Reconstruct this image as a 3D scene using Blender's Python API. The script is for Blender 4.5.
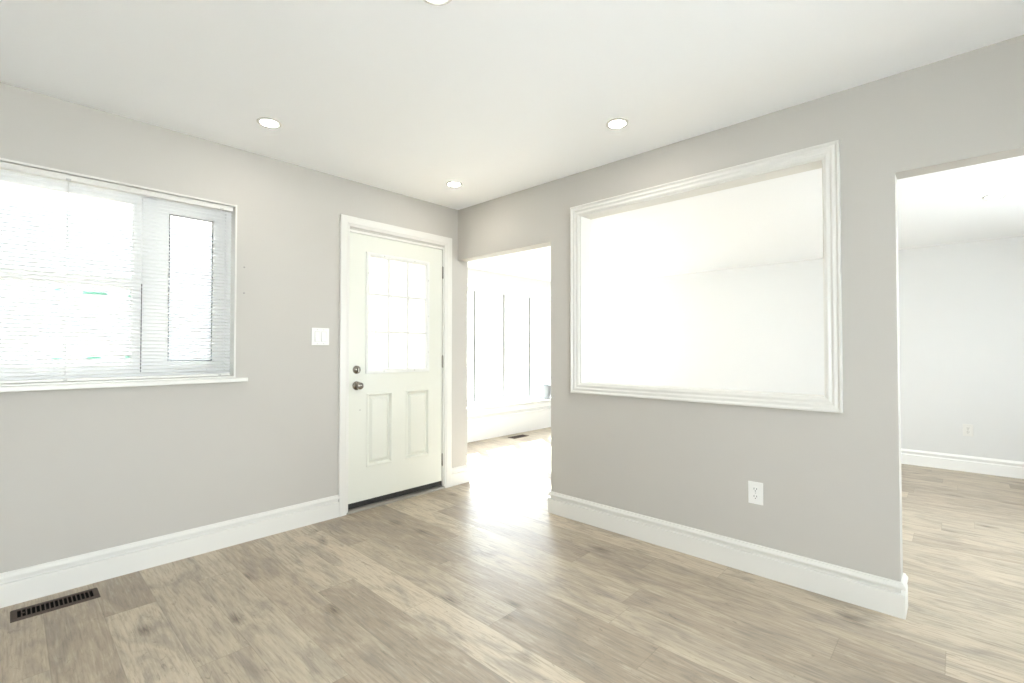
import bpy, bmesh, math, random
from mathutils import Vector, Matrix
random.seed(7)
sc = bpy.context.scene
for o in list(bpy.data.objects):
    bpy.data.objects.remove(o)
COL = sc.collection

# ------------------------------------------------------------------ camera
F_PX = 474.0
YAW = math.atan2(446.0, 474.0)          # from the view axis to the left wall's direction
PITCH = math.radians(1.02)
CAM = Vector((-2.743, -3.244, 1.19))
cd = bpy.data.cameras.new('camera')
cd.sensor_fit = 'HORIZONTAL'
cd.sensor_width = 36.0
cd.lens = 36.0 * F_PX / 1024.0
cd.clip_start = 0.02
cam = bpy.data.objects.new('camera', cd)
COL.objects.link(cam)
cam.location = CAM
_d = Vector((math.cos(YAW) * math.cos(PITCH), math.sin(YAW) * math.cos(PITCH), math.sin(PITCH)))
cam.rotation_euler = _d.to_track_quat('-Z', 'Y').to_euler()
sc.camera = cam

# ------------------------------------------------------------------ sky, sun, exposure
SKY = 15.5
SUN = 46.0
LAMP = 138.0
w = bpy.data.worlds.new('world')
sc.world = w
w.use_nodes = True
bg = w.node_tree.nodes['Background']
bg.inputs['Color'].default_value = (0.88, 0.93, 1.0, 1)
bg.inputs['Strength'].default_value = SKY

sl = bpy.data.lights.new('sun', 'SUN')
sl.energy = SUN
sl.angle = math.radians(1.0)
sl.color = (1.0, 0.985, 0.96)
sun = bpy.data.objects.new('sun', sl)
COL.objects.link(sun)
EL = math.radians(33.5)
sun.rotation_euler = Vector((-0.58 * math.cos(EL), -0.815 * math.cos(EL), -math.sin(EL))).to_track_quat('-Z', 'Y').to_euler()
sun.location = (4, 6, 5)


def portal(name, loc, direction, sx, sy):
    l = bpy.data.lights.new(name, 'AREA')
    l.shape = 'RECTANGLE'
    l.size, l.size_y = sx, sy
    l.cycles.is_portal = True
    o = bpy.data.objects.new(name, l)
    COL.objects.link(o)
    o.location = loc
    o.rotation_euler = Vector(direction).to_track_quat('-Z', 'Y').to_euler()


portal('sky_portal_rear', (-2.6, -4.78, 1.25), (0, 1, 0), 2.3, 1.65)
portal('sky_portal_sunroom', (1.4, -4.78, 1.4), (0, 1, 0), 1.8, 1.2)
portal('sky_portal_front', (1.95, 1.67, 1.24), (0, -1, 0), 2.85, 1.65)
portal('sky_portal_left', (-2.6, 0.14, 1.55), (0, -1, 0), 1.7, 1.1)
portal('sky_portal_door', (-0.6, 0.14, 1.47), (0, -1, 0), 0.6, 0.95)

sc.view_settings.view_transform = 'Standard'
sc.view_settings.look = 'None'
sc.view_settings.gamma = 1.0
sc.view_settings.use_curve_mapping = False
sc.view_settings.exposure = 0.11
sc.cycles.max_bounces = 14
sc.cycles.diffuse_bounces = 8
sc.cycles.glossy_bounces = 4
sc.cycles.transparent_max_bounces = 24
sc.cycles.sample_clamp_indirect = 8.0
sc.cycles.caustics_reflective = False
sc.cycles.caustics_refractive = False


# ------------------------------------------------------------------ materials
def mat(name, col, rough=0.6, metal=0.0, spec=0.5, bump=0.0, bscale=200.0, vary=0.0):
    m = bpy.data.materials.new(name)
    m.use_nodes = True
    nt = m.node_tree
    b = nt.nodes['Principled BSDF']
    b.inputs['Base Color'].default_value = (*col, 1)
    b.inputs['Roughness'].default_value = rough
    b.inputs['Metallic'].default_value = metal
    b.inputs['Specular IOR Level'].default_value = spec
    if bump or vary:
        tc = nt.nodes.new('ShaderNodeTexCoord')
        n = nt.nodes.new('ShaderNodeTexNoise')
        n.inputs['Scale'].default_value = bscale
        n.inputs['Detail'].default_value = 3
        nt.links.new(tc.outputs['Object'], n.inputs['Vector'])
        if bump:
            bp = nt.nodes.new('ShaderNodeBump')
            bp.inputs['Strength'].default_value = bump
            bp.inputs['Distance'].default_value = 0.002
            nt.links.new(n.outputs['Fac'], bp.inputs['Height'])
            nt.links.new(bp.outputs['Normal'], b.inputs['Normal'])
        if vary:
            mx = nt.nodes.new('ShaderNodeMix')
            mx.data_type = 'RGBA'
            mx.inputs[6].default_value = (*[c * (1 - vary) for c in col], 1)
            mx.inputs[7].default_value = (*[min(1, c * (1 + vary)) for c in col], 1)
            nt.links.new(n.outputs['Fac'], mx.inputs[0])
            nt.links.new(mx.outputs[2], b.inputs['Base Color'])
    return m


M_WALL = mat('greige_paint', (0.485, 0.460, 0.422), 0.75, bump=0.06, bscale=350)
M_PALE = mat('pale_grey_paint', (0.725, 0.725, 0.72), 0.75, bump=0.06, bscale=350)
M_CEIL = mat('ceiling_paint', (0.92, 0.935, 0.955), 0.85, bump=0.05, bscale=300)
M_TRIM = mat('white_trim_paint', (0.70, 0.685, 0.645), 0.35, bump=0.02, bscale=120)
M_DOOR = mat('cream_door_paint', (0.70, 0.70, 0.63), 0.4, bump=0.03, bscale=150)
M_VINYL = mat('white_vinyl', (0.84, 0.84, 0.84), 0.35, vary=0.01)
M_LITE = mat('white_plastic_frame', (0.74, 0.74, 0.71), 0.4, vary=0.01)
M_PLATE = mat('white_plate_plastic', (0.77, 0.76, 0.73), 0.3, vary=0.01)
M_DARK = mat('dark_slot', (0.004, 0.004, 0.004), 0.9, spec=0.05, vary=0.1)
M_GASKET = mat('grey_gasket_rubber', (0.06, 0.06, 0.065), 0.7, vary=0.1)
M_RUBBER = mat('black_sweep_rubber', (0.025, 0.024, 0.022), 0.6, vary=0.15, bscale=60)
M_ALU = mat('threshold_metal', (0.32, 0.30, 0.27), 0.4, 0.7, bump=0.05)
M_NICKEL = mat('satin_nickel', (0.30, 0.275, 0.245), 0.22, 1.0, vary=0.05)
M_HINGE = mat('brushed_hinge_metal', (0.30, 0.28, 0.25), 0.4, 1.0, vary=0.05)
M_REG = mat('brown_register_metal', (0.075, 0.055, 0.045), 0.6, 0.0, 0.2, vary=0.2, bscale=90)
M_CLIP = mat('clip_grey', (0.45, 0.44, 0.42), 0.5, vary=0.05)
M_STICK = mat('green_tape', (0.25, 0.62, 0.46), 0.6, vary=0.05)
M_CERAM = mat('grey_ceramic', (0.30, 0.315, 0.32), 0.35, vary=0.05, bscale=20)
M_LEAF = mat('grey_green_leaf', (0.19, 0.26, 0.21), 0.6, vary=0.15, bscale=40)
M_SOIL = mat('potting_soil', (0.06, 0.045, 0.035), 0.9, vary=0.3, bscale=80)
M_GROUND = mat('pale_ground', (0.36, 0.36, 0.35), 0.9, vary=0.05, bscale=3)
M_SKYBLOCK = mat('sky_block_grey', (0.11, 0.11, 0.11), 0.8, vary=0.04, bscale=4)
M_BOUNCE = mat('pale_bounce_ground', (0.82, 0.83, 0.84), 0.85, vary=0.04, bscale=3)
M_REVEAL = mat('grey_joint', (0.12, 0.12, 0.12), 0.7, vary=0.05)
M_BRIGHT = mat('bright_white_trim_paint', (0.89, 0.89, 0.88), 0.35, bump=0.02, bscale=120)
M_HOLE = mat('hole_grey', (0.26, 0.25, 0.24), 0.8, vary=0.1)


def glass_mat():
    m = bpy.data.materials.new('window_glass')
    m.use_nodes = True
    nt = m.node_tree
    nt.nodes.remove(nt.nodes['Principled BSDF'])
    t = nt.nodes.new('ShaderNodeBsdfTransparent')
    t.inputs['Color'].default_value = (0.95, 0.975, 0.965, 1)
    g = nt.nodes.new('ShaderNodeBsdfGlossy')
    g.inputs['Roughness'].default_value = 0.02
    f = nt.nodes.new('ShaderNodeFresnel')
    f.inputs['IOR'].default_value = 1.4
    ge = nt.nodes.new('ShaderNodeNewGeometry')
    ir = nt.nodes.new('ShaderNodeMapRange')      # same reflectance on both faces of the pane
    ir.inputs['To Min'].default_value = 1.4
    ir.inputs['To Max'].default_value = 1 / 1.4
    nt.links.new(ge.outputs['Backfacing'], ir.inputs['Value'])
    nt.links.new(ir.outputs[0], f.inputs['IOR'])
    mx = nt.nodes.new('ShaderNodeMixShader')
    nt.links.new(f.outputs[0], mx.inputs[0])
    nt.links.new(t.outputs[0], mx.inputs[1])
    nt.links.new(g.outputs[0], mx.inputs[2])
    nt.links.new(mx.outputs[0], nt.nodes['Material Output'].inputs['Surface'])
    return m


M_GLASS = glass_mat()


def slat_mat():
    m = bpy.data.materials.new('white_blind_slat')
    m.use_nodes = True
    nt = m.node_tree
    b = nt.nodes['Principled BSDF']
    b.inputs['Base Color'].default_value = (0.86, 0.86, 0.85, 1)
    b.inputs['Roughness'].default_value = 0.4
    t = nt.nodes.new('ShaderNodeBsdfTranslucent')
    t.inputs['Color'].default_value = (0.9, 0.9, 0.89, 1)
    mx = nt.nodes.new('ShaderNodeMixShader')
    mx.inputs[0].default_value = 0.14
    nt.links.new(b.outputs[0], mx.inputs[1])
    nt.links.new(t.outputs[0], mx.inputs[2])
    nt.links.new(mx.outputs[0], nt.nodes['Material Output'].inputs['Surface'])
    return m


M_SLAT = slat_mat()


def lamp_mat():
    m = bpy.data.materials.new('lamp_diffuser_glow')
    m.use_nodes = True
    b = m.node_tree.nodes['Principled BSDF']
    b.inputs['Base Color'].default_value = (0.9, 0.9, 0.9, 1)
    b.inputs['Emission Color'].default_value = (1.0, 0.95, 0.86, 1)
    b.inputs['Emission Strength'].default_value = LAMP
    return m


M_LAMP = lamp_mat()


def floor_mat():
    """Vinyl oak planks running along y: 0.187 m wide, 1.22 m long, staggered."""
    m = bpy.data.materials.new('oak_plank_floor')
    m.use_nodes = True
    nt = m.node_tree
    N, L = nt.nodes, nt.links
    b = N['Principled BSDF']

    def math_(op, a, c=None, v=None):
        n = N.new('ShaderNodeMath')
        n.operation = op
        if isinstance(a, (int, float)):
            n.inputs[0].default_value = a
        else:
            L.new(a, n.inputs[0])
        if c is not None:
            if isinstance(c, (int, float)):
                n.inputs[1].default_value = c
            else:
                L.new(c, n.inputs[1])
        return n.outputs[0]

    tc = N.new('ShaderNodeTexCoord')
    sp = N.new('ShaderNodeSeparateXYZ')
    L.new(tc.outputs['Object'], sp.inputs[0])
    X, Y = sp.outputs[0], sp.outputs[1]
    PW, PL = 0.187, 1.22
    xi = math_('DIVIDE', math_('ADD', X, 2.62 + PW * 40), PW)
    ix = math_('FLOOR', xi)
    fx = math_('FRACT', xi)
    w1 = N.new('ShaderNodeTexWhiteNoise')
    w1.noise_dimensions = '1D'
    L.new(ix, w1.inputs['W'])
    yi = math_('ADD', math_('DIVIDE', Y, PL), math_('ADD', math_('MULTIPLY', w1.outputs['Value'], 7.0), 40.0))
    iy = math_('FLOOR', yi)
    fy = math_('FRACT', yi)
    cid = N.new('ShaderNodeCombineXYZ')
    L.new(ix, cid.inputs[0])
    L.new(iy, cid.inputs[1])
    w2 = N.new('ShaderNodeTexWhiteNoise')
    w2.noise_dimensions = '2D'
    L.new(cid.outputs[0], w2.inputs['Vector'])
    R = w2.outputs['Value']
    # plank tone
    rp = N.new('ShaderNodeValToRGB')
    cr = rp.color_ramp
    cr.elements[0].position = 0.0
    cr.elements[0].color = (0.319, 0.258, 0.196, 1)
    cr.elements[1].position = 1.0
    cr.elements[1].color = (0.532, 0.447, 0.341, 1)
    e = cr.elements.new(0.4)
    e.color = (0.408, 0.337, 0.256, 1)
    e = cr.elements.new(0.72)
    e.color = (0.458, 0.391, 0.300, 1)
    L.new(R, rp.inputs[0])
    # grain coordinates, shifted plank by plank
    gx = math_('ADD', X, math_('MULTIPLY', R, 37.0))
    gy = math_('ADD', math_('MULTIPLY', Y, 0.07), math_('MULTIPLY', R, 11.0))
    gv = N.new('ShaderNodeCombineXYZ')
    L.new(gx, gv.inputs[0])
    L.new(gy, gv.inputs[1])
    fine = N.new('ShaderNodeTexNoise')
    fine.inputs['Scale'].default_value = 95
    fine.inputs['Detail'].default_value = 6
    fine.inputs['Roughness'].default_value = 0.65
    fine.inputs['Distortion'].default_value = 0.4
    L.new(gv.outputs[0], fine.inputs['Vector'])
    gv2 = N.new('ShaderNodeCombineXYZ')
    L.new(gx, gv2.inputs[0])
    L.new(math_('ADD', math_('MULTIPLY', Y, 0.27), math_('MULTIPLY', R, 23.0)), gv2.inputs[1])
    broad = N.new('ShaderNodeTexNoise')
    broad.inputs['Scale'].default_value = 10
    broad.inputs['Detail'].default_value = 4
    broad.inputs['Roughness'].default_value = 0.6
    broad.inputs['Distortion'].default_value = 1.2
    L.new(gv2.outputs[0], broad.inputs['Vector'])
    # cathedral figure
    wv = N.new('ShaderNodeTexWave')
    wv.wave_type = 'BANDS'
    wv.bands_direction = 'X'
    wv.inputs['Scale'].default_value = 11
    wv.inputs['Distortion'].default_value = 9
    wv.inputs['Detail'].default_value = 3
    wv.inputs['Detail Scale'].default_value = 1.6
    L.new(gv2.outputs[0], wv.inputs['Vector'])
    # knots
    kv = N.new('ShaderNodeCombineXYZ')
    L.new(math_('ADD', X, math_('MULTIPLY', R, 5.0)), kv.inputs[0])
    L.new(math_('ADD', math_('MULTIPLY', Y, 0.5), math_('MULTIPLY', R, 3.0)), kv.inputs[1])
    vo = N.new('ShaderNodeTexVoronoi')
    vo.voronoi_dimensions = '2D'
    vo.inputs['Scale'].default_value = 4.2
    L.new(kv.outputs[0], vo.inputs['Vector'])
    kn = N.new('ShaderNodeMapRange')
    kn.inputs['From Min'].default_value = 0.02
    kn.inputs['From Max'].default_value = 0.17
    kn.inputs['To Min'].default_value = 0.85
    kn.inputs['To Max'].default_value = 0.0
    L.new(vo.outputs['Distance'], kn.inputs['Value'])
    vs = N.new('ShaderNodeSeparateColor')
    L.new(vo.outputs['Color'], vs.inputs[0])
    gate = math_('GREATER_THAN', vs.outputs[0], 0.66)
    knots = math_('MULTIPLY', math_('MULTIPLY', kn.outputs[0], gate), math_('ADD', math_('MULTIPLY', fine.outputs['Fac'], 2.2), -0.5))

    def mixc(fac, A, B, mode='MIX'):
        n = N.new('ShaderNodeMix')
        n.data_type = 'RGBA'
        n.blend_type = mode
        if isinstance(fac, (int, float)):
            n.inputs[0].default_value = fac
        else:
            L.new(fac, n.inputs[0])
        for s, v in ((6, A), (7, B)):
            if isinstance(v, tuple):
                n.inputs[s].default_value = v
            else:
                L.new(v, n.inputs[s])
        return n.outputs[2]

    def rng(v, a, c, t0, t1):
        n = N.new('ShaderNodeMapRange')
        n.inputs['From Min'].default_value = a
        n.inputs['From Max'].default_value = c
        n.inputs['To Min'].default_value = t0
        n.inputs['To Max'].default_value = t1
        L.new(v, n.inputs['Value'])
        return n.outputs[0]

    c = rp.outputs['Color']
    c = mixc(rng(broad.outputs['Fac'], 0.48, 0.70, 0.0, 0.75), c, (0.246, 0.213, 0.180, 1))
    c = mixc(rng(broad.outputs['Fac'], 0.46, 0.28, 0.0, 0.45), c, (0.575, 0.497, 0.387, 1))
    c = mixc(rng(wv.outputs['Fac'], 0.5, 1.0, 0.0, 0.14), c, (0.246, 0.209, 0.173, 1))
    c = mixc(rng(fine.outputs['Fac'], 0.50, 0.72, 0.0, 0.65), c, (0.202, 0.170, 0.141, 1))
    c = mixc(rng(fine.outputs['Fac'], 0.46, 0.25, 0.0, 0.35), c, (0.612, 0.564, 0.453, 1))
    # short dark flecks and cracks
    gv3 = N.new('ShaderNodeCombineXYZ')
    L.new(gx, gv3.inputs[0])
    L.new(math_('ADD', math_('MULTIPLY', Y, 0.3), math_('MULTIPLY', R, 17.0)), gv3.inputs[1])
    fl = N.new('ShaderNodeTexNoise')
    fl.inputs['Scale'].default_value = 34
    fl.inputs['Detail'].default_value = 5
    fl.inputs['Roughness'].default_value = 0.7
    fl.inputs['Distortion'].default_value = 1.5
    L.new(gv3.outputs[0], fl.inputs['Vector'])
    c = mixc(rng(fl.outputs['Fac'], 0.60, 0.74, 0.0, 0.7), c, (0.132, 0.113, 0.094, 1))
    kc = N.new('ShaderNodeClamp')
    L.new(knots, kc.inputs[0])
    c = mixc(kc.outputs[0], c, (0.084, 0.068, 0.056, 1))
    # seams
    ex = math_('MINIMUM', fx, math_('SUBTRACT', 1.0, fx))
    ey = math_('MULTIPLY', math_('MINIMUM', fy, math_('SUBTRACT', 1.0, fy)), PL / PW)
    ed = math_('MINIMUM', ex, ey)
    seam = rng(ed, 0.004, 0.012, 0.25, 0.0)
    c = mixc(seam, c, (0.101, 0.082, 0.065, 1))
    L.new(c, b.inputs['Base Color'])
    ro = rng(fine.outputs['Fac'], 0.3, 0.7, 0.30, 0.42)
    L.new(ro, b.inputs['Roughness'])
    b.inputs['Specular IOR Level'].default_value = 0.22
    bp = N.new('ShaderNodeBump')
    bp.inputs['Strength'].default_value = 0.12
    bp.inputs['Distance'].default_value = 0.002
    hh = math_('SUBTRACT', math_('MULTIPLY', fine.outputs['Fac'], 0.5), math_('MULTIPLY', seam, 1.0))
    L.new(hh, bp.inputs['Height'])
    L.new(bp.outputs['Normal'], b.inputs['Normal'])
    return m


M_FLOOR = floor_mat()

# ------------------------------------------------------------------ mesh helpers
BASE = {}


class MB:
    """Collects shapes in world metres and links them as ONE mesh object."""

    def __init__(self):
        self.bm = bmesh.new()

    def box(self, a, c, bev=0.0, seg=2):
        t = bmesh.new()
        bmesh.ops.create_cube(t, size=1.0)
        lo = Vector([min(a[i], c[i]) for i in range(3)])
        hi = Vector([max(a[i], c[i]) for i in range(3)])
        for v in t.verts:
            v.co = Vector([(lo[i] + hi[i]) / 2 + v.co[i] * (hi[i] - lo[i]) for i in range(3)])
        if bev:
            bmesh.ops.bevel(t, geom=t.edges[:], offset=bev, segments=seg, affect='EDGES', profile=0.6)
        self.merge(t)
        return self

    def merge(self, t):
        vm = {}
        for v in t.verts:
            vm[v] = self.bm.verts.new(v.co)
        for f in t.faces:
            try:
                nf = self.bm.faces.new([vm[v] for v in f.verts])
                nf.smooth = f.smooth
            except ValueError:
                pass
        t.free()

    def quad(self, pts):
        self.bm.faces.new([self.bm.verts.new(p) for p in pts])

    def lathe(self, prof, n, fn, cap=True):
        """prof: (radius, axial); fn(x, y, axial) -> point."""
        rings = []
        for r, h in prof:
            if r < 1e-6:
                rings.append([self.bm.verts.new(fn(0, 0, h))])
            else:
                rings.append([self.bm.verts.new(fn(r * math.cos(2 * math.pi * k / n), r * math.sin(2 * math.pi * k / n), h)) for k in range(n)])
        for A, B in zip(rings, rings[1:]):
            for k in range(n):
                q = [A[k % len(A)], A[(k + 1) % len(A)], B[(k + 1) % len(B)], B[k % len(B)]]
                q = list(dict.fromkeys(q))
                if len(q) > 2:
                    f = self.bm.faces.new(q)
                    f.smooth = True
        return self

    def tube(self, pts, r, n=8):
        rings = []
        pts = [Vector(p) for p in pts]
        for i, p in enumerate(pts):
            d = (pts[min(i + 1, len(pts) - 1)] - pts[max(i - 1, 0)]).normalized()
            a = d.orthogonal().normalized()
            c = d.cross(a)
            rr = r[i] if isinstance(r, (list, tuple)) else r
            rings.append([self.bm.verts.new(p + a * rr * math.cos(2 * math.pi * k / n) + c * rr * math.sin(2 * math.pi * k / n)) for k in range(n)])
        for A, B in zip(rings, rings[1:]):
            for k in range(n):
                f = self.bm.faces.new([A[k], A[(k + 1) % n], B[(k + 1) % n], B[k]])
                f.smooth = True
        self.bm.faces.new(rings[0][::-1])
        self.bm.faces.new(rings[-1])
        return self

    def sweep(self, path, prof, fn, closed=False):
        """Mitred sweep. path: 2-D points; prof: (offset to the left of travel, height); fn(a, b, h) -> point."""
        n = len(path)
        P = [Vector(p) for p in path]
        rings = []
        for i in range(n):
            ns = []
            if closed or i > 0:
                d = (P[i] - P[(i - 1) % n]).normalized()
                ns.append(Vector((-d.y, d.x)))
            if closed or i < n - 1:
                d = (P[(i + 1) % n] - P[i]).normalized()
                ns.append(Vector((-d.y, d.x)))
            if len(ns) == 2:
                mt = (ns[0] + ns[1]).normalized()
                mt = mt / max(0.2, mt.dot(ns[0]))
            else:
                mt = ns[0]
            rings.append([self.bm.verts.new(fn(P[i].x + mt.x * o, P[i].y + mt.y * o, h)) for o, h in prof])
        k = len(prof)
        for i in range(n if closed else n - 1):
            A, B = rings[i], rings[(i + 1) % n]
            for j in range(k):
                self.bm.faces.new([A[j], A[(j + 1) % k], B[(j + 1) % k], B[j]])
        if not closed:
            self.bm.faces.new(rings[0][::-1])
            self.bm.faces.new(rings[-1])
        return self

    def build(self, name, material, parent=None, smooth_angle=None):
        bm = self.bm
        base = BASE.get(parent.name, Vector((0, 0, 0))) if parent else Vector((0, 0, 0))
        bmesh.ops.recalc_face_normals(bm, faces=bm.faces[:])
        for v in bm.verts:
            v.co -= base
        me = bpy.data.meshes.new(name)
        bm.to_mesh(me)
        bm.free()
        me.materials.append(material)
        o = bpy.data.objects.new(name, me)
        COL.objects.link(o)
        if parent:
            o.parent = parent
            BASE[o.name] = base
        return o


def tag(o, label=None, cat=None, group=None, kind=None):
    if label:
        o['label'] = label
    if cat:
        o['category'] = cat
    if group:
        o['group'] = group
    if kind:
        o['kind'] = kind
    return o


def empty(name, loc):
    o = bpy.data.objects.new(name, None)
    o.empty_display_size = 0.05
    o.location = loc
    COL.objects.link(o)
    BASE[o.name] = Vector(loc)
    return o


def struct(mb, name, m, label, cat):
    return tag(mb.build(name, m), label, cat, kind='structure')


def copy_tree(o, parent=None):
    c = o.copy()
    COL.objects.link(c)
    if parent:
        c.parent = parent
    for ch in list(o.children):
        copy_tree(ch, c)
    return c


def slab(mb, axis, lo, hi, u0, u1, z0, z1, holes):
    """A wall slab between lo and hi on the axis, from u0 to u1 along it, with rectangular holes (ua, ub, za, zb)."""
    us = sorted({u0, u1, *[h[0] for h in holes], *[h[1] for h in holes]})
    zs = sorted({z0, z1, *[h[2] for h in holes], *[h[3] for h in holes]})
    solid = {}
    for i in range(len(us) - 1):
        for j in range(len(zs) - 1):
            cu, cz = (us[i] + us[i + 1]) / 2, (zs[j] + zs[j + 1]) / 2
            solid[i, j] = not any(h[0] < cu < h[1] and h[2] < cz < h[3] for h in holes)

    def P(u, z, d):
        return (d, u, z) if axis == 'x' else (u, d, z)
    cache = {}

    def V(u, z, d):
        k = (u, z, d)
        if k not in cache:
            cache[k] = mb.bm.verts.new(P(u, z, d))
        return cache[k]
    for (i, j), s in solid.items():
        if not s:
            continue
        a, c, e, g = us[i], us[i + 1], zs[j], zs[j + 1]
        for d in (lo, hi):
            mb.bm.faces.new([V(a, e, d), V(c, e, d), V(c, g, d), V(a, g, d)])
        for di, dj, p, q in ((-1, 0, (a, e), (a, g)), (1, 0, (c, e), (c, g)), (0, -1, (a, e), (c, e)), (0, 1, (a, g), (c, g))):
            if not solid.get((i + di, j + dj), False):
                mb.bm.faces.new([V(*p, lo), V(*q, lo), V(*q, hi), V(*p, hi)])
    return mb


# ------------------------------------------------------------------ the setting
H = 2.44          # ceiling of this room
H2 = 2.25         # ceiling of the sunny room beyond
T = 0.115         # dividing wall
XF, YF = 3.70, 1.37
X0, Y0 = -4.7, -4.75
YG = 1.62         # glass line of the front windows

WX0, WX1, WZ0, WZ1 = -3.42, -1.78, 1.018, 2.088      # blind window
DX0, DX1, DZ1 = -1.033, -0.169, 2.060                # door leaf
PY0, PY1, PZ0, PZ1 = -2.778, -1.316, 0.947, 2.140    # framed opening in the dividing wall
OL = -1.057       # left passage ends here
OR0, OR1 = -3.95, -3.045
BX0, BX1, BZ0, BZ1 = 0.55, 3.38, 0.43, 2.05          # front windows

struct(MB().box((X0 - .15, Y0 - .15, -.12), (XF + .15, YF + .30, 0)), 'floor', M_FLOOR,
       'oak plank floor running through both rooms', 'floor')
struct(MB().box((X0 - .15, Y0 - .15, H), (T, .13, H + .12)), 'ceiling', M_CEIL,
       'flat white ceiling of the near room', 'ceiling')
struct(MB().box((T, Y0 - .15, H2), (XF + .15, YF + .30, H2 + .12)), 'ceiling_adjoining', M_CEIL,
       'lower white ceiling of the sunny adjoining room', 'ceiling')
struct(slab(MB(), 'y', 0, .13, X0, T, 0, H, [(WX0, WX1, WZ0, WZ1), (DX0 - .022, DX1 + .022, 0, DZ1 + .02)]),
       'wall_left', M_WALL, 'greige wall with the blind covered window and the entry door', 'wall')
struct(slab(MB(), 'x', 0, T, Y0, 0, 0, H, [(OL, 0, 0, 1.992), (PY0, PY1, PZ0, PZ1), (OR0, OR1, 0, 1.992)]),
       'wall_right', M_WALL, 'greige dividing wall with the white framed opening', 'wall')
struct(MB().box((T - .13, .13, 0), (T, YF + .29, 2.45)), 'wall_alcove', M_PALE,  # top raised above the sunny room's ceiling to block stray sun
       'short side wall of the sunny room behind the entry door', 'wall')
struct(slab(MB(), 'y', YF, YF + .29, T, XF, 0, H2, [(BX0, BX1, BZ0, BZ1)]), 'wall_front', M_PALE,
       'front wall of the sunny room around its wide window', 'wall')
struct(MB().box((XF, Y0, 0), (XF + .13, YF + .29, H2)), 'wall_far', M_PALE,
       'pale far wall of the sunny adjoining room', 'wall')
struct(slab(MB(), 'y', Y0 - .13, Y0, X0 - .13, XF + .13, 0, H, [(-3.75, -1.45, .42, 2.1), (.5, 2.2, .8, 2.0)]), 'wall_rear', M_WALL,
       'greige wall behind the viewer', 'wall')
struct(MB().box((X0 - .13, Y0, 0), (X0, .13, H)), 'wall_side', M_WALL, 'greige side wall left of the viewer', 'wall')
struct(MB().box((-30, -30, -.6), (30, 30, -.4)), 'ground', M_GROUND, 'pale ground outside the windows', 'ground')

struct(MB().box((-12, -16, -.39), (9, Y0 - .16, -.12)), 'ground_bounce', M_BOUNCE, 'added pale slab behind the house that bounces daylight indoors', 'ground')  # added, unseen: throws daylight up through the rear windows onto the ceiling

# baseboards
BASEP = [(0, 0), (.016, 0), (.016, .100), (.0145, .1035), (.003, .105), (.0015, .108), (.0015, .1245), (.016, .126), (.018, .129), (.018, .136), (.0145, .143), (.010, .148), (.0095, .152), (.006, .155), (0, .155)]
flat = lambda a, b, h: (a, b, h)
struct(MB().sweep([(DX0 - .079, 0), (X0, 0), ], [(o, h) for o, h in BASEP], flat), 'baseboard_left', M_TRIM,
       'white baseboard under the blind covered window', 'baseboard')
struct(MB().sweep([(T, YF), (T, 0), (DX1 + .089, 0)], BASEP, flat), 'baseboard_stub', M_TRIM,
       'short white baseboard between the door casing and the passage', 'baseboard')
struct(MB().sweep([(0, OL), (0, OR1), (T, OR1), (T, OL)], [(-o, h) for o, h in BASEP], flat, closed=True), 'baseboard_right', M_TRIM,
       'white baseboard wrapping the dividing wall under the framed opening', 'baseboard')
struct(MB().sweep([(XF, Y0), (XF, YF)], BASEP, flat), 'baseboard_far', M_BRIGHT,
       'white baseboard of the sunny room under its outlet', 'baseboard')
TALLP = [(0, 0), (.018, 0), (.018, .262), (.03, .268), (.03, .285), (.02, .29), (0, .29)]
struct(MB().sweep([(XF - .016, YF), (T + .016, YF)], TALLP, flat), 'baseboard_front', M_BRIGHT,
       'tall white base panel below the front windows', 'baseboard')

# door casing (trim_1)
CASP = [(0, 0), (0, .016), (.004, .0185), (.012, .019), (.050, .017), (.058, .013), (.064, .011), (.072, .0085), (.074, .006), (.074, 0)]
# offset grows inwards from the outer edge
cw = 1.0
mb = MB()
ox0, ox1, oz1 = DX0 - .079, DX1 + .089, 2.170
prof = [(o * 1.0, h) for o, h in CASP]
mb.sweep([(ox1, 0), (ox1, oz1), (ox0, oz1), (ox0, 0)], prof, lambda a, b, h: (a, -h, b))
struct(mb, 'trim_1', M_TRIM, 'white casing around the entry door', 'trim')

# framed opening (trim_2): ogee casing and jamb lining
OG = [(0, 0), (0, .022), (.003, .0245), (.009, .0245), (.013, .021), (.0165, .0165), (.022, .0165), (.031, .0185), (.036, .016), (.040, .0125), (.046, .0125), (.052, .015), (.058, .0145), (.063, .011), (.066, .0095), (.068, .007), (.068, 0)]
mb = MB()
a0, a1, b0, b1 = PY0 - .062, PY1 + .066, PZ0 - .058, PZ1 + .060
mb.sweep([(a0, b0), (a1, b0), (a1, b1), (a0, b1)], OG, lambda a, b, h: (-h, a, b), closed=True)
mb.sweep([(PY0, PZ0), (PY1, PZ0), (PY1, PZ1), (PY0, PZ1)], [(0, -.004), (0, T + .004), (.012, T + .004), (.012, -.004)], lambda a, b, h: (h, a, b), closed=True)
mb.sweep([(a0, b0), (a1, b0), (a1, b1), (a0, b1)], OG, lambda a, b, h: (T + h, a, b), closed=True)
struct(mb, 'trim_2', M_TRIM, 'white moulded frame of the large opening in the dividing wall', 'trim')

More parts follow.
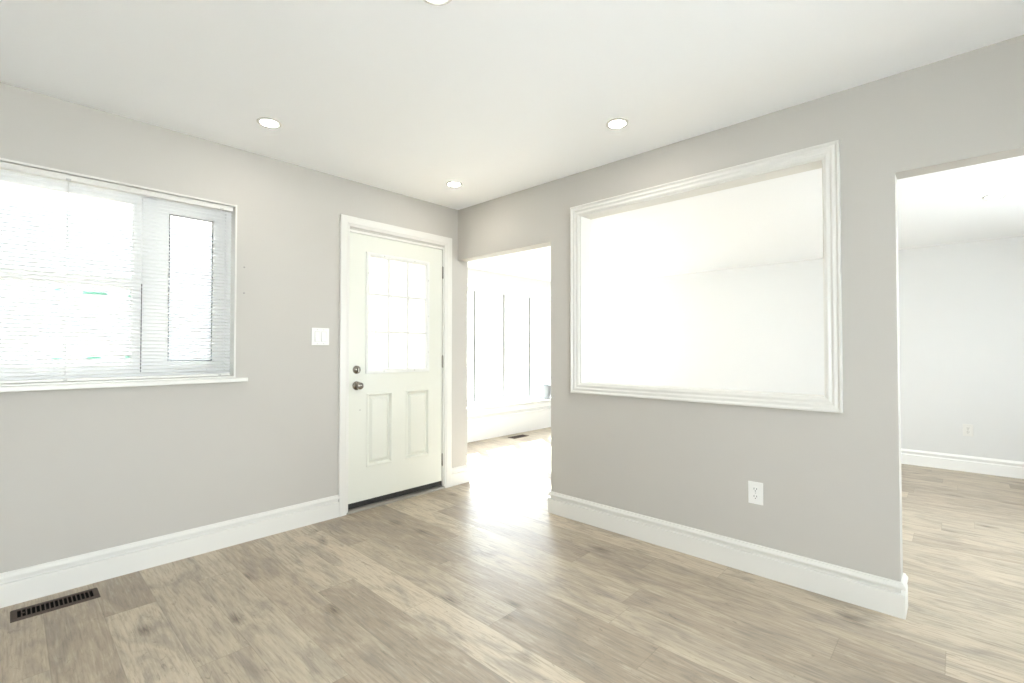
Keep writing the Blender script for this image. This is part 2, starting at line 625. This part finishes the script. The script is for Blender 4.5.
# ------------------------------------------------------------------ window_1 : behind the blind
wn = empty('window_1', ((WX0 + WX1) / 2, .08, WZ0))
tag(wn, 'white vinyl window of a hung sash beside a casement, behind the blind', 'window', kind='structure')
mb = MB()
mb.sweep([(WX0, WZ0), (WX1, WZ0), (WX1, WZ1), (WX0, WZ1)], [(0, .002), (.010, .002), (.010, .128), (0, .128)], lambda a, b, h: (a, h, b), closed=True)
mb.build('jamb', M_TRIM, wn)
fx0, fx1, fz0, fz1 = WX0 + .010, WX1 - .010, WZ0 + .010, WZ1 - .010
MB().sweep([(fx0, fz0), (fx1, fz0), (fx1, fz1), (fx0, fz1)], [(0, .082), (.028, .082), (.028, .090), (.034, .094), (.034, .126), (0, .126)], lambda a, b, h: (a, h, b), closed=True).build('frame', M_VINYL, wn)
MX0, MX1 = -2.236, -2.170
MB().box((MX0, .080, fz0 + .03), (MX1, .125, fz1 - .03), .003).build('mullion', M_VINYL, wn)


def sash(parent, x0, x1, z0, z1, y, wst, wrail, gasket=True):
    pr = lambda wd: [(0, y), (wd - .008, y), (wd, y + .008), (wd, y + .024), (0, y + .024)]
    s = MB().sweep([(x0, z0), (x1, z0), (x1, z1), (x0, z1)], pr(wst), lambda a, b, h: (a, h, b), closed=True).build('sash', M_VINYL, parent)
    MB().box((x0 + wst - .006, y + .012, z0 + wst - .006), (x1 - wst + .006, y + .016, z1 - wst + .006)).build('pane', M_GLASS, s)
    if gasket:
        g = MB()
        g.sweep([(x0 + wst, z0 + wst), (x1 - wst, z0 + wst), (x1 - wst, z1 - wst), (x0 + wst, z1 - wst)], [(0, y + .006), (.004, y + .006), (.004, y + .0115), (0, y + .0115)], lambda a, b, h: (a, h, b), closed=True)
        g.build('gasket', M_GASKET, s)
    return s


lx0, lx1 = fx0 + .034, MX0
sash(wn, lx0, lx1, 1.545, fz1 - .034, .098, .040, .04, False)
low = sash(wn, lx0, lx1, fz0 + .034, 1.575, .086, .046, .04, False)
sash(wn, MX1, fx1 - .034, fz0 + .034, fz1 - .034, .090, .062, .05, True)
# dark joint between hung sash and mullion
MB().box((MX0 - .002, .078, fz0 + .04), (MX0 + .003, .0805, 1.56)).build('weatherstrip', M_GASKET, wn)
# casement crank and lock
mb = MB()
mb.box((-1.915, .074, 1.062), (-1.865, .090, 1.078), .003)
mb.tube([(-1.885, .076, 1.078), (-1.885, .062, 1.092), (-1.93, .058, 1.086), (-1.955, .058, 1.082)], .005)
mb.build('crank_handle', M_VINYL, wn)
MB().box((-1.868, .076, 1.36), (-1.852, .092, 1.43), .003).build('sash_lock', M_VINYL, wn)
for xx, zz, ln in ((-2.575, 1.500, .022), (-2.43, 1.492, .095), (-2.277, 1.486, .028), (-2.575, 1.142, .04), (-2.43, 1.148, .055), (-2.285, 1.152, .03)):
    MB().box((xx - ln / 2, .0952, zz - .006), (xx + ln / 2, .0966, zz + .006)).build('sticker', M_STICK, low)
# stool
mb = MB()
mb.box((WX0 - .06, -.040, .994), (-1.722, .0035, 1.020), .006, 3)
mb.box((WX0 + .012, .0, 1.000), (WX1 - .012, .082, 1.0295), .002)
mb.build('sill', M_TRIM, wn)

# the blind
bl = empty('window_blind', ((WX0 + WX1) / 2, .035, WZ1 - .012))
tag(bl, 'white horizontal slat blind hanging inside the left window recess', 'blind')
sx0, sx1 = WX0 + .016, WX1 - .022
MB().box((sx0 - .003, .020, 2.048), (sx1 + .003, .056, 2.076), .003).build('head_rail', M_TRIM, bl)
mb = MB()
z = 1.062
tilt = math.radians(15)
while z < 2.045:
    top, bot = [], []
    for s in range(5):
        u = (s / 4 - .5)
        yy = .037 + u * .024 * math.cos(tilt)
        zz = z + (.25 - u * u) * .0075 + u * .024 * math.sin(tilt)
        top.append(((sx0, yy, zz), (sx1, yy, zz)))
    vs = [(mb.bm.verts.new(a), mb.bm.verts.new(b)) for a, b in top]
    for A, B in zip(vs, vs[1:]):
        f = mb.bm.faces.new([A[0], A[1], B[1], B[0]])
        f.smooth = True
    z += .0198
so = mb.build('slat_panel', M_SLAT, bl)
sm = so.modifiers.new('thickness', 'SOLIDIFY')
sm.thickness = .0006
MB().box((sx0, .026, 1.0315), (sx1, .048, 1.046), .003).build('bottom_rail', M_TRIM, bl)
for x in (-3.28, -2.545, -1.86):
    mb = MB()
    for y in (.0245, .0495):
        mb.tube([(x, y, 1.04), (x, y, 2.05)], .0007, 5)
    mb.build('ladder_cord', M_SLAT, bl)
    MB().box((x - .007, .0245, 1.034), (x + .007, .0262, 1.042), .0005).build('cord_plug', M_CLIP, bl)
    MB().box((x - .010, .0185, 2.046), (x + .010, .021, 2.056), .0005).build('rail_clip', M_CLIP, bl)

# ------------------------------------------------------------------ door_1
dr = empty('door_1', ((DX0 + DX1) / 2, .03, 0))
tag(dr, 'cream steel entry door with nine lite glass and two raised panels', 'door', kind='structure')
DY = .012                                   # face of the leaf
DZ0 = .062
LX0, LX1, LZ0, LZ1 = -.884, -.318, 1.022, 1.922     # lite cut-out
pan = [(-.884, -.658, .305, .862), (-.536, -.302, .305, .862)]
mb = MB()
bm = mb.bm
xs = sorted({DX0, DX1, LX0, LX1, *[v for p in pan for v in p[:2]]})
zs = sorted({DZ0, DZ1, LZ0, LZ1, .305, .862})
vc = {}


def V(x, z, y):
    k = (round(x, 5), round(z, 5), round(y, 5))
    if k not in vc:
        vc[k] = bm.verts.new((x, y, z))
    return vc[k]


holes = [(LX0, LX1, LZ0, LZ1)] + pan
for yy, hs in ((DY, holes), (DY + .044, holes[:1])):
    for i in range(len(xs) - 1):
        for j in range(len(zs) - 1):
            cx, cz = (xs[i] + xs[i + 1]) / 2, (zs[j] + zs[j + 1]) / 2
            if any(h[0] < cx < h[1] and h[2] < cz < h[3] for h in hs):
                continue
            bm.faces.new([V(xs[i], zs[j], yy), V(xs[i + 1], zs[j], yy), V(xs[i + 1], zs[j + 1], yy), V(xs[i], zs[j + 1], yy)])
for (xa, xb, za, zb), flip in (((DX0, DX1, DZ0, DZ1), 0), ((LX0, LX1, LZ0, LZ1), 1)):
    gx = [x for x in xs if xa <= x <= xb]
    gz = [q for q in zs if za <= q <= zb]
    for zz in (za, zb):
        for p, q in zip(gx, gx[1:]):
            bm.faces.new([V(p, zz, DY), V(q, zz, DY), V(q, zz, DY + .044), V(p, zz, DY + .044)])
    for xx in (xa, xb):
        for p, q in zip(gz, gz[1:]):
            bm.faces.new([V(xx, p, DY), V(xx, q, DY), V(xx, q, DY + .044), V(xx, p, DY + .044)])
for xa, xb, za, zb in pan:
    steps = [(0, 0), (.004, -.005), (.012, -.005), (.018, .004), (.024, .016), (.032, .016), (.050, .002), (.054, .001)]
    rings = []
    for ins, dy in steps:
        rings.append([V(xa + ins, za + ins, DY + dy), V(xb - ins, za + ins, DY + dy), V(xb - ins, zb - ins, DY + dy), V(xa + ins, zb - ins, DY + dy)])
    for A, B in zip(rings, rings[1:]):
        for k in range(4):
            bm.faces.new([A[k], A[(k + 1) % 4], B[(k + 1) % 4], B[k]])
    bm.faces.new(rings[-1])
leaf = mb.build('door_leaf', M_DOOR, dr)
LF = [(-.012, 0), (-.012, .006), (-.008, .011), (.010, .011), (.016, .007), (.020, .001), (.020, -.030), (0, -.030), (0, 0)]
lf = MB()
lf.sweep([(LX0, LZ0), (LX1, LZ0), (LX1, LZ1), (LX0, LZ1)], LF, lambda a, b, h: (a, DY - h, b), closed=True)
lfo = lf.build('lite_frame', M_LITE, dr)
mb = MB()
for k in range(1, 4):
    for xx in (LX0 + .004, LX1 - .004):
        zz = LZ0 + (LZ1 - LZ0) * (k - .5) / 3
        mb.lathe([(0, .013), (.004, .0128), (.005, .0105)], 10, lambda x, y, h, xx=xx, zz=zz: (xx + x, DY - h, zz + y))
for k in range(1, 3):
    for zz in (LZ0 + .004, LZ1 - .004):
        xx = LX0 + (LX1 - LX0) * (k - .5) / 2
        mb.lathe([(0, .013), (.004, .0128), (.005, .0105)], 10, lambda x, y, h, xx=xx, zz=zz: (xx + x, DY - h, zz + y))
mb.build('screw_plug', M_CLIP, lfo)
MB().box((LX0 + .016, DY + .018, LZ0 + .016), (LX1 - .016, DY + .022, LZ1 - .016)).build('pane', M_GLASS, dr)
mb = MB()
gx0, gx1, gz0, gz1 = LX0 + .018, LX1 - .018, LZ0 + .018, LZ1 - .018
for k in (1, 2):
    x = gx0 + (gx1 - gx0) * k / 3
    mb.box((x - .009, DY + .008, gz0), (x + .009, DY + .017, gz1), .002)
    zz = gz0 + (gz1 - gz0) * k / 3
    mb.box((gx0, DY + .0085, zz - .009), (gx1, DY + .0165, zz + .009), .002)
mb.build('muntin_grid', M_LITE, dr)
# hardware
kx = -.968
faceY = lambda x0, z0: (lambda x, y, h: (x0 + x, DY - h, z0 + y))
db = MB().lathe([(0, 0), (.031, 0), (.031, .006), (.028, .011), (.022, .014), (.021, .018), (.0, .018)], 28, faceY(kx, 1.043)).build('deadbolt', M_NICKEL, dr)
MB().box((kx - .005, DY - .036, 1.043 - .017), (kx + .005, DY - .016, 1.043 + .017), .003).build('thumb_turn', M_NICKEL, db)
kn = MB().lathe([(0, 0), (.033, 0), (.033, .005), (.029, .011), (.015, .014), (.012, .026), (.014, .034), (.022, .040), (.027, .049), (.0265, .058), (.021, .066), (.012, .069), (0, .070)], 28, faceY(kx, .925)).build('knob', M_NICKEL, dr)
MB().box((DX0 - .003, DY - .002, .925 - .028), (DX0 + .0035, DY + .03, .925 + .028)).build('latch_plate', M_HINGE, dr)
for zz in (1.86, 1.09, .245):
    hm = MB()
    hm.tube([(DX1 + .004, DY - .006, zz - .05), (DX1 + .004, DY - .006, zz + .05)], .0065, 12)
    hm.box((DX1 - .001, DY - .006, zz - .048), (DX1 + .0035, DY + .03, zz + .048))
    hm.tube([(DX1 + .004, DY - .006, zz - .056), (DX1 + .004, DY - .006, zz - .05)], .005, 12)
    hm.tube([(DX1 + .004, DY - .006, zz + .05), (DX1 + .004, DY - .006, zz + .056)], .005, 12)
    hm.build('hinge', M_HINGE, dr)
mb = MB().lathe([(0, .0008), (.0035, .0008), (.0045, -.0005)], 12, faceY(-.938, .742))
mb.build('screw_hole', M_HOLE, leaf)
mb = MB()
mb.box((DX0 + .002, DY - .004, .026), (DX1 - .002, DY + .046, DZ0 + .002), .003)
for k in range(3):
    mb.box((DX0 + .003, DY - .006, .030 + k * .010), (DX1 - .003, DY, .034 + k * .010), .001)
mb.build('door_sweep', M_RUBBER, dr)
mb = MB()
mb.sweep([(DX0 - .02, 0), (DX1 + .02, 0)], [(.016, 0), (.012, .012), (-.002, .020), (-.02, .0255), (-.13, .022), (-.13, 0)], lambda a, b, h: (a, -b, h) if False else (a, -b, h))
mb.build('threshold', M_ALU, dr)
mb = MB()
mb.sweep([(DX1 + .022, .0), (DX1 + .022, DZ1 + .019), (DX0 - .022, DZ1 + .019), (DX0 - .022, .0)], [(0, .001), (.0185, .001), (.0185, .056), (.030, .056), (.030, .13), (0, .13)], lambda a, b, h: (a, h, b))
mb.build('door_jamb', M_TRIM, dr)

# ------------------------------------------------------------------ window_2 : wide front window of the sunny room
fw = empty('window_2', ((BX0 + BX1) / 2, YG, BZ0))
tag(fw, 'wide white front window of tall panes in the sunny room', 'window', kind='structure')
MB().sweep([(BX0, BZ0), (BX1, BZ0), (BX1, BZ1), (BX0, BZ1)], [(0, YG - .03), (.045, YG - .03), (.045, YG + .035), (0, YG + .035)], lambda a, b, h: (a, h, b), closed=True).build('frame', M_VINYL, fw)
mx = [1.065, 1.645, 2.222, 2.79]
edges = [BX0 + .045] + mx + [BX1 - .045]
for x in mx:
    m_ = MB().box((x - .024, YG - .028, BZ0 + .045), (x + .024, YG + .03, BZ1 - .045), .003).build('mullion', M_VINYL, fw)
    MB().box((x - .009, YG - .0295, BZ0 + .05), (x + .009, YG - .0275, BZ1 - .05)).build('weatherstrip', M_REVEAL, m_)
for k in range(5):
    x0, x1 = edges[k] + (.024 if k else 0), edges[k + 1] - (.024 if k < 4 else 0)
    s = MB().sweep([(x0, BZ0 + .045), (x1, BZ0 + .045), (x1, BZ1 - .045), (x0, BZ1 - .045)], [(0, YG - .012), (.035, YG - .012), (.035, YG + .02), (0, YG + .02)], lambda a, b, h: (a, h, b), closed=True).build('sash', M_VINYL, fw)
    MB().box((x0 + .03, YG + .002, BZ0 + .075), (x1 - .03, YG + .006, BZ1 - .075)).build('pane', M_GLASS, s)
    if k in (1, 3):
        c = MB()
        c.box(((x0 + x1) / 2 - .03, YG - .05, BZ0 + .05), ((x0 + x1) / 2 + .03, YG - .012, BZ0 + .07), .004)
        c.tube([((x0 + x1) / 2, YG - .05, BZ0 + .065), ((x0 + x1) / 2 + .04, YG - .062, BZ0 + .06), ((x0 + x1) / 2 + .08, YG - .062, BZ0 + .055)], .006)
        c.build('crank_handle', M_CLIP, fw)
MB().box((BX0 - .03, YF - .035, BZ0 - .025), (BX1 + .03, YG - .03, BZ0 + .002), .005).build('sill', M_BRIGHT, fw)
MB().sweep([(BX0 - .07, BZ0 - .10), (BX1 + .07, BZ0 - .10), (BX1 + .07, BZ1 + .07), (BX0 - .07, BZ1 + .07)], [(o, h) for o, h in OG], lambda a, b, h: (a, YF - h, b), closed=True).build('casing', M_BRIGHT, fw)

# unseen windows added behind the viewer to supply daylight to both rooms
for nm, xa, xb, za, zb, lb in (('added_window_near', -3.75, -1.45, .42, 2.1, 'unseen window added behind the viewer to light the near room'),
                               ('added_window_sunny', .5, 2.2, .8, 2.0, 'unseen window added in the rear wall to light the sunny room')):
    rw = empty(nm, ((xa + xb) / 2, Y0 - .08, za))
    tag(rw, lb, 'window', kind='structure')
    MB().sweep([(xa, za), (xb, za), (xb, zb), (xa, zb)], [(0, Y0 - .10), (.05, Y0 - .10), (.05, Y0 - .02), (0, Y0 - .02)], lambda a, b, h: (a, h, b), closed=True).build('frame', M_VINYL, rw)
    MB().box((xa + .04, Y0 - .07, za + .04), (xb - .04, Y0 - .066, zb - .04)).build('pane', M_GLASS, rw)

# added roof and wall that dim the daylight at the blind window and door
struct(MB().box((-6.5, .13, 2.45), (T - .13, 2.6, 2.6)), 'added_roof', M_TRIM, 'added white roof slab that blocks sky and sun outside the entry door', 'roof')
struct(MB().box((-14, 6.0, -.4), (.4, 6.3, 5.0)), 'added_wall_outside', M_SKYBLOCK, 'added grey wall that hides the bright sky from the blind window', 'wall')

# ------------------------------------------------------------------ recessed lights
lt = empty('recessed_light', (-1.775, -.50, H))
LR = 'round glowing recessed ceiling light '
tag(lt, LR + 'nearest the blind covered window', 'ceiling light', 'recessed ceiling lights of the near room')
MB().lathe([(.0, -.001), (.062, -.001), (.062, -.003), (.056, -.006), (.046, -.006), (.044, -.004), (.0, -.004)], 40, lambda x, y, h: (-1.775 + x, -.50 + y, H + h)).build('trim_ring', M_TRIM, lt)
MB().lathe([(.0435, -.0042), (.040, -.0056), (0, -.0060)], 40, lambda x, y, h: (-1.775 + x, -.50 + y, H + h)).build('diffuser', M_LAMP, lt)
for loc, lb, gr in (((-.457, -1.89, H), 'above the large framed opening', 1),
                    ((-.457, -.495, H), 'in the far corner above the entry door', 1),
                    ((-1.735, -1.93, H), 'cut by the upper edge of the photo', 1),
                    ((1.90, -3.44, H2), 'of the sunny room, seen through the right passage', 0)):
    c = copy_tree(lt)
    c.location = loc
    c['label'] = LR + lb
    if not gr:
        c['group'] = 'recessed ceiling lights of the sunny room'

# ------------------------------------------------------------------ switch and outlets
sw = empty('light_switch', (-1.251, 0, 1.283))
tag(sw, 'white double rocker light switch on the wall beside the door', 'light switch')
cx, cz = -1.251, 1.283
MB().box((cx - .062, -.007, cz - .060), (cx + .062, .0, cz + .060), .003, 3).build('plate', M_PLATE, sw)
for s in (-1, 1):
    x = cx + s * .023
    mb = MB()
    mb.sweep([(x - .018, cz - .035), (x + .018, cz - .035), (x + .018, cz + .035), (x - .018, cz + .035)], [(0, .006), (.0014, .006), (.0014, .0074), (0, .0074)], lambda a, b, h: (a, -h, b), closed=True)
    mb.build('bezel', M_CLIP, sw)
    mb = MB()
    y0 = -.0072
    v = [(x - .0162, y0, cz - .0332), (x + .0162, y0, cz - .0332), (x + .0162, y0 - .005, cz - .0332), (x - .0162, y0 - .005, cz - .0332),
         (x - .0162, y0, cz + .0332), (x + .0162, y0, cz + .0332), (x + .0162, y0 - .001, cz + .0332), (x - .0162, y0 - .001, cz + .0332),
         (x - .0162, y0 - .002, cz), (x + .0162, y0 - .002, cz)]
    vv = [mb.bm.verts.new(p) for p in v]
    for f in ((0, 1, 2, 3), (4, 5, 6, 7), (3, 2, 9, 8), (8, 9, 6, 7), (0, 1, 5, 4), (0, 3, 8, 7, 4), (1, 2, 9, 6, 5)):
        mb.bm.faces.new([vv[i] for i in f])
    mb.build('rocker', M_PLATE, sw)
for s in (-1, 1):
    for z_ in (cz - .048, cz + .048):
        mb = MB()
        mb.lathe([(0, .0078), (.0025, .0076), (.003, .0068)], 10, lambda a, b, h, z_=z_, s=s: (cx + s * .023 + a, -h, z_ + b))
        mb.build('screw', M_CLIP, sw)

oc = (0, -2.449, .428)
ou = empty('wall_outlet', oc)
tag(ou, 'white duplex outlet below the large framed opening', 'outlet', 'white duplex outlets')
MB().box((-.006, oc[1] - .037, oc[2] - .0585), (0, oc[1] + .037, oc[2] + .0585), .0028, 3).build('plate', M_PLATE, ou)
for s in (-1, 1):
    z_ = oc[2] + s * .0195
    rc = MB().box((-.0085, oc[1] - .0165, z_ - .0145), (-.0055, oc[1] + .0165, z_ + .0145), .0014).build('receptacle', M_PLATE, ou)
    mb = MB()
    for yy in (-.0065, .0065):
        mb.box((-.0088, oc[1] + yy - .0012, z_ - .001), (-.0083, oc[1] + yy + .0012, z_ + .008))
    mb.lathe([(0, .0088), (.0026, .0088), (.0026, .0083)], 12, lambda a, b, h, z_=z_: (-h, oc[1] + a, z_ - .0078 + b))
    mb.build('slot', M_DARK, rc)
MB().lathe([(0, .0075), (.0025, .0073), (.003, .0058)], 12, lambda a, b, h: (-h, oc[1] + a, oc[2] + b)).build('screw', M_CLIP, ou)
c = copy_tree(ou)
c.location = (XF, -3.305, .405)
c['label'] = 'white duplex outlet low on the far wall of the sunny room'

# ------------------------------------------------------------------ floor registers
rg = empty('floor_register', (-2.572, -.158, 0))
tag(rg, 'dark brown slotted floor register by the baseboard under the window', 'floor vent', 'slotted floor registers')
rx0, rx1, ry0, ry1 = -2.722, -2.422, -.222, -.094
MB().sweep([(rx0, ry0), (rx1, ry0), (rx1, ry1), (rx0, ry1)], [(0, 0), (.004, .005), (.022, .006), (.022, .0008), (0, .0002)], flat, closed=True).build('frame', M_REG, rg)
MB().box((rx0 + .020, ry0 + .020, .0002), (rx1 - .020, ry1 - .020, .0010)).build('duct_opening', M_DARK, rg)
mb = MB()
n = 16
for k in range(n):
    x = rx0 + .036 + (rx1 - rx0 - .072) * k / (n - 1)
    mb.box((x - .0022, ry0 + .021, .0011), (x + .0022, ry1 - .021, .0050), .0006, 1)
mb.build('louver_grille', M_REG, rg)
mb = MB()
mb.box((rx0 + .034, ry0 + .052, .0056), (rx0 + .045, ry0 + .062, .0095), .001)
mb.build('damper_lever', M_REG, rg)
c = copy_tree(rg)
c.location = (2.07, 1.16, 0)
c['label'] = 'small dark floor register below the front windows of the sunny room'

# ------------------------------------------------------------------ screw anchors right of the window
for zz, lb in ((1.707, 'upper'), (1.545, 'lower')):
    o = MB().lathe([(0, .0010), (.0032, .0010), (.0042, .0016), (.0050, .0)], 12, lambda x, y, h, zz=zz: (-1.738 + x, -h, zz + y)).build('wall_anchor', M_HOLE)
    tag(o, lb + ' of two small grey screw anchors on the wall right of the blind', 'wall anchor', 'screw anchors beside the blind')

# ------------------------------------------------------------------ potted plant on the front sill
pc = Vector((3.06, 1.49, BZ0 + .002))
pp = empty('potted_plant', pc)
tag(pp, 'grey vase with pale leafy sprigs on the sunny room window sill', 'plant')
MB().lathe([(0, 0), (.065, 0), (.078, .02), (.092, .09), (.094, .14), (.085, .19), (.076, .205), (.070, .205), (.078, .185), (.085, .14), (.07, .03), (0, .02)], 32, lambda x, y, h: (pc.x + x, pc.y + y, pc.z + h)).build('vase', M_CERAM, pp)
MB().lathe([(.079, .172), (.04, .180), (0, .182)], 20, lambda x, y, h: (pc.x + x, pc.y + y, pc.z + h)).build('soil', M_SOIL, pp)
st, lv = MB(), MB()
for k in range(13):
    a = k * 2.4
    rr = .02 + .05 * random.random()
    hgt = .12 + .12 * random.random()
    b0 = Vector((pc.x + .02 * math.cos(a), pc.y + .02 * math.sin(a), pc.z + .17))
    tip = Vector((pc.x + (rr + .05) * math.cos(a), pc.y + (rr + .02) * math.sin(a) * .8, pc.z + .19 + hgt))
    mid = (b0 + tip) / 2 + Vector((0, 0, .02))
    st.tube([b0, mid, tip], [.003, .0025, .0015], 6)
    for j in range(6):
        q = mid.lerp(tip, j / 5)
        d = Vector((math.cos(a + 2.2 * j), math.sin(a + 2.2 * j), .5)).normalized()
        sd = d.cross(Vector((0, 0, 1))).normalized()
        L_ = .045
        nrm = sd.cross(d).normalized()
        pts = []
        for t_, wd in ((0, .002), (.25, .011), (.55, .014), (.8, .009), (1, .001)):
            p = q + d * L_ * t_ - Vector((0, 0, .012)) * t_ * t_
            pts.append((lv.bm.verts.new(p - sd * wd + nrm * .002), lv.bm.verts.new(p), lv.bm.verts.new(p + sd * wd + nrm * .002)))
        for A, B in zip(pts, pts[1:]):
            lv.bm.faces.new([A[0], A[1], B[1], B[0]])
            lv.bm.faces.new([A[1], A[2], B[2], B[1]])
st.build('stem', M_LEAF, pp)
lo = lv.build('foliage', M_LEAF, pp)
lo.modifiers.new('thickness', 'SOLIDIFY').thickness = .0008
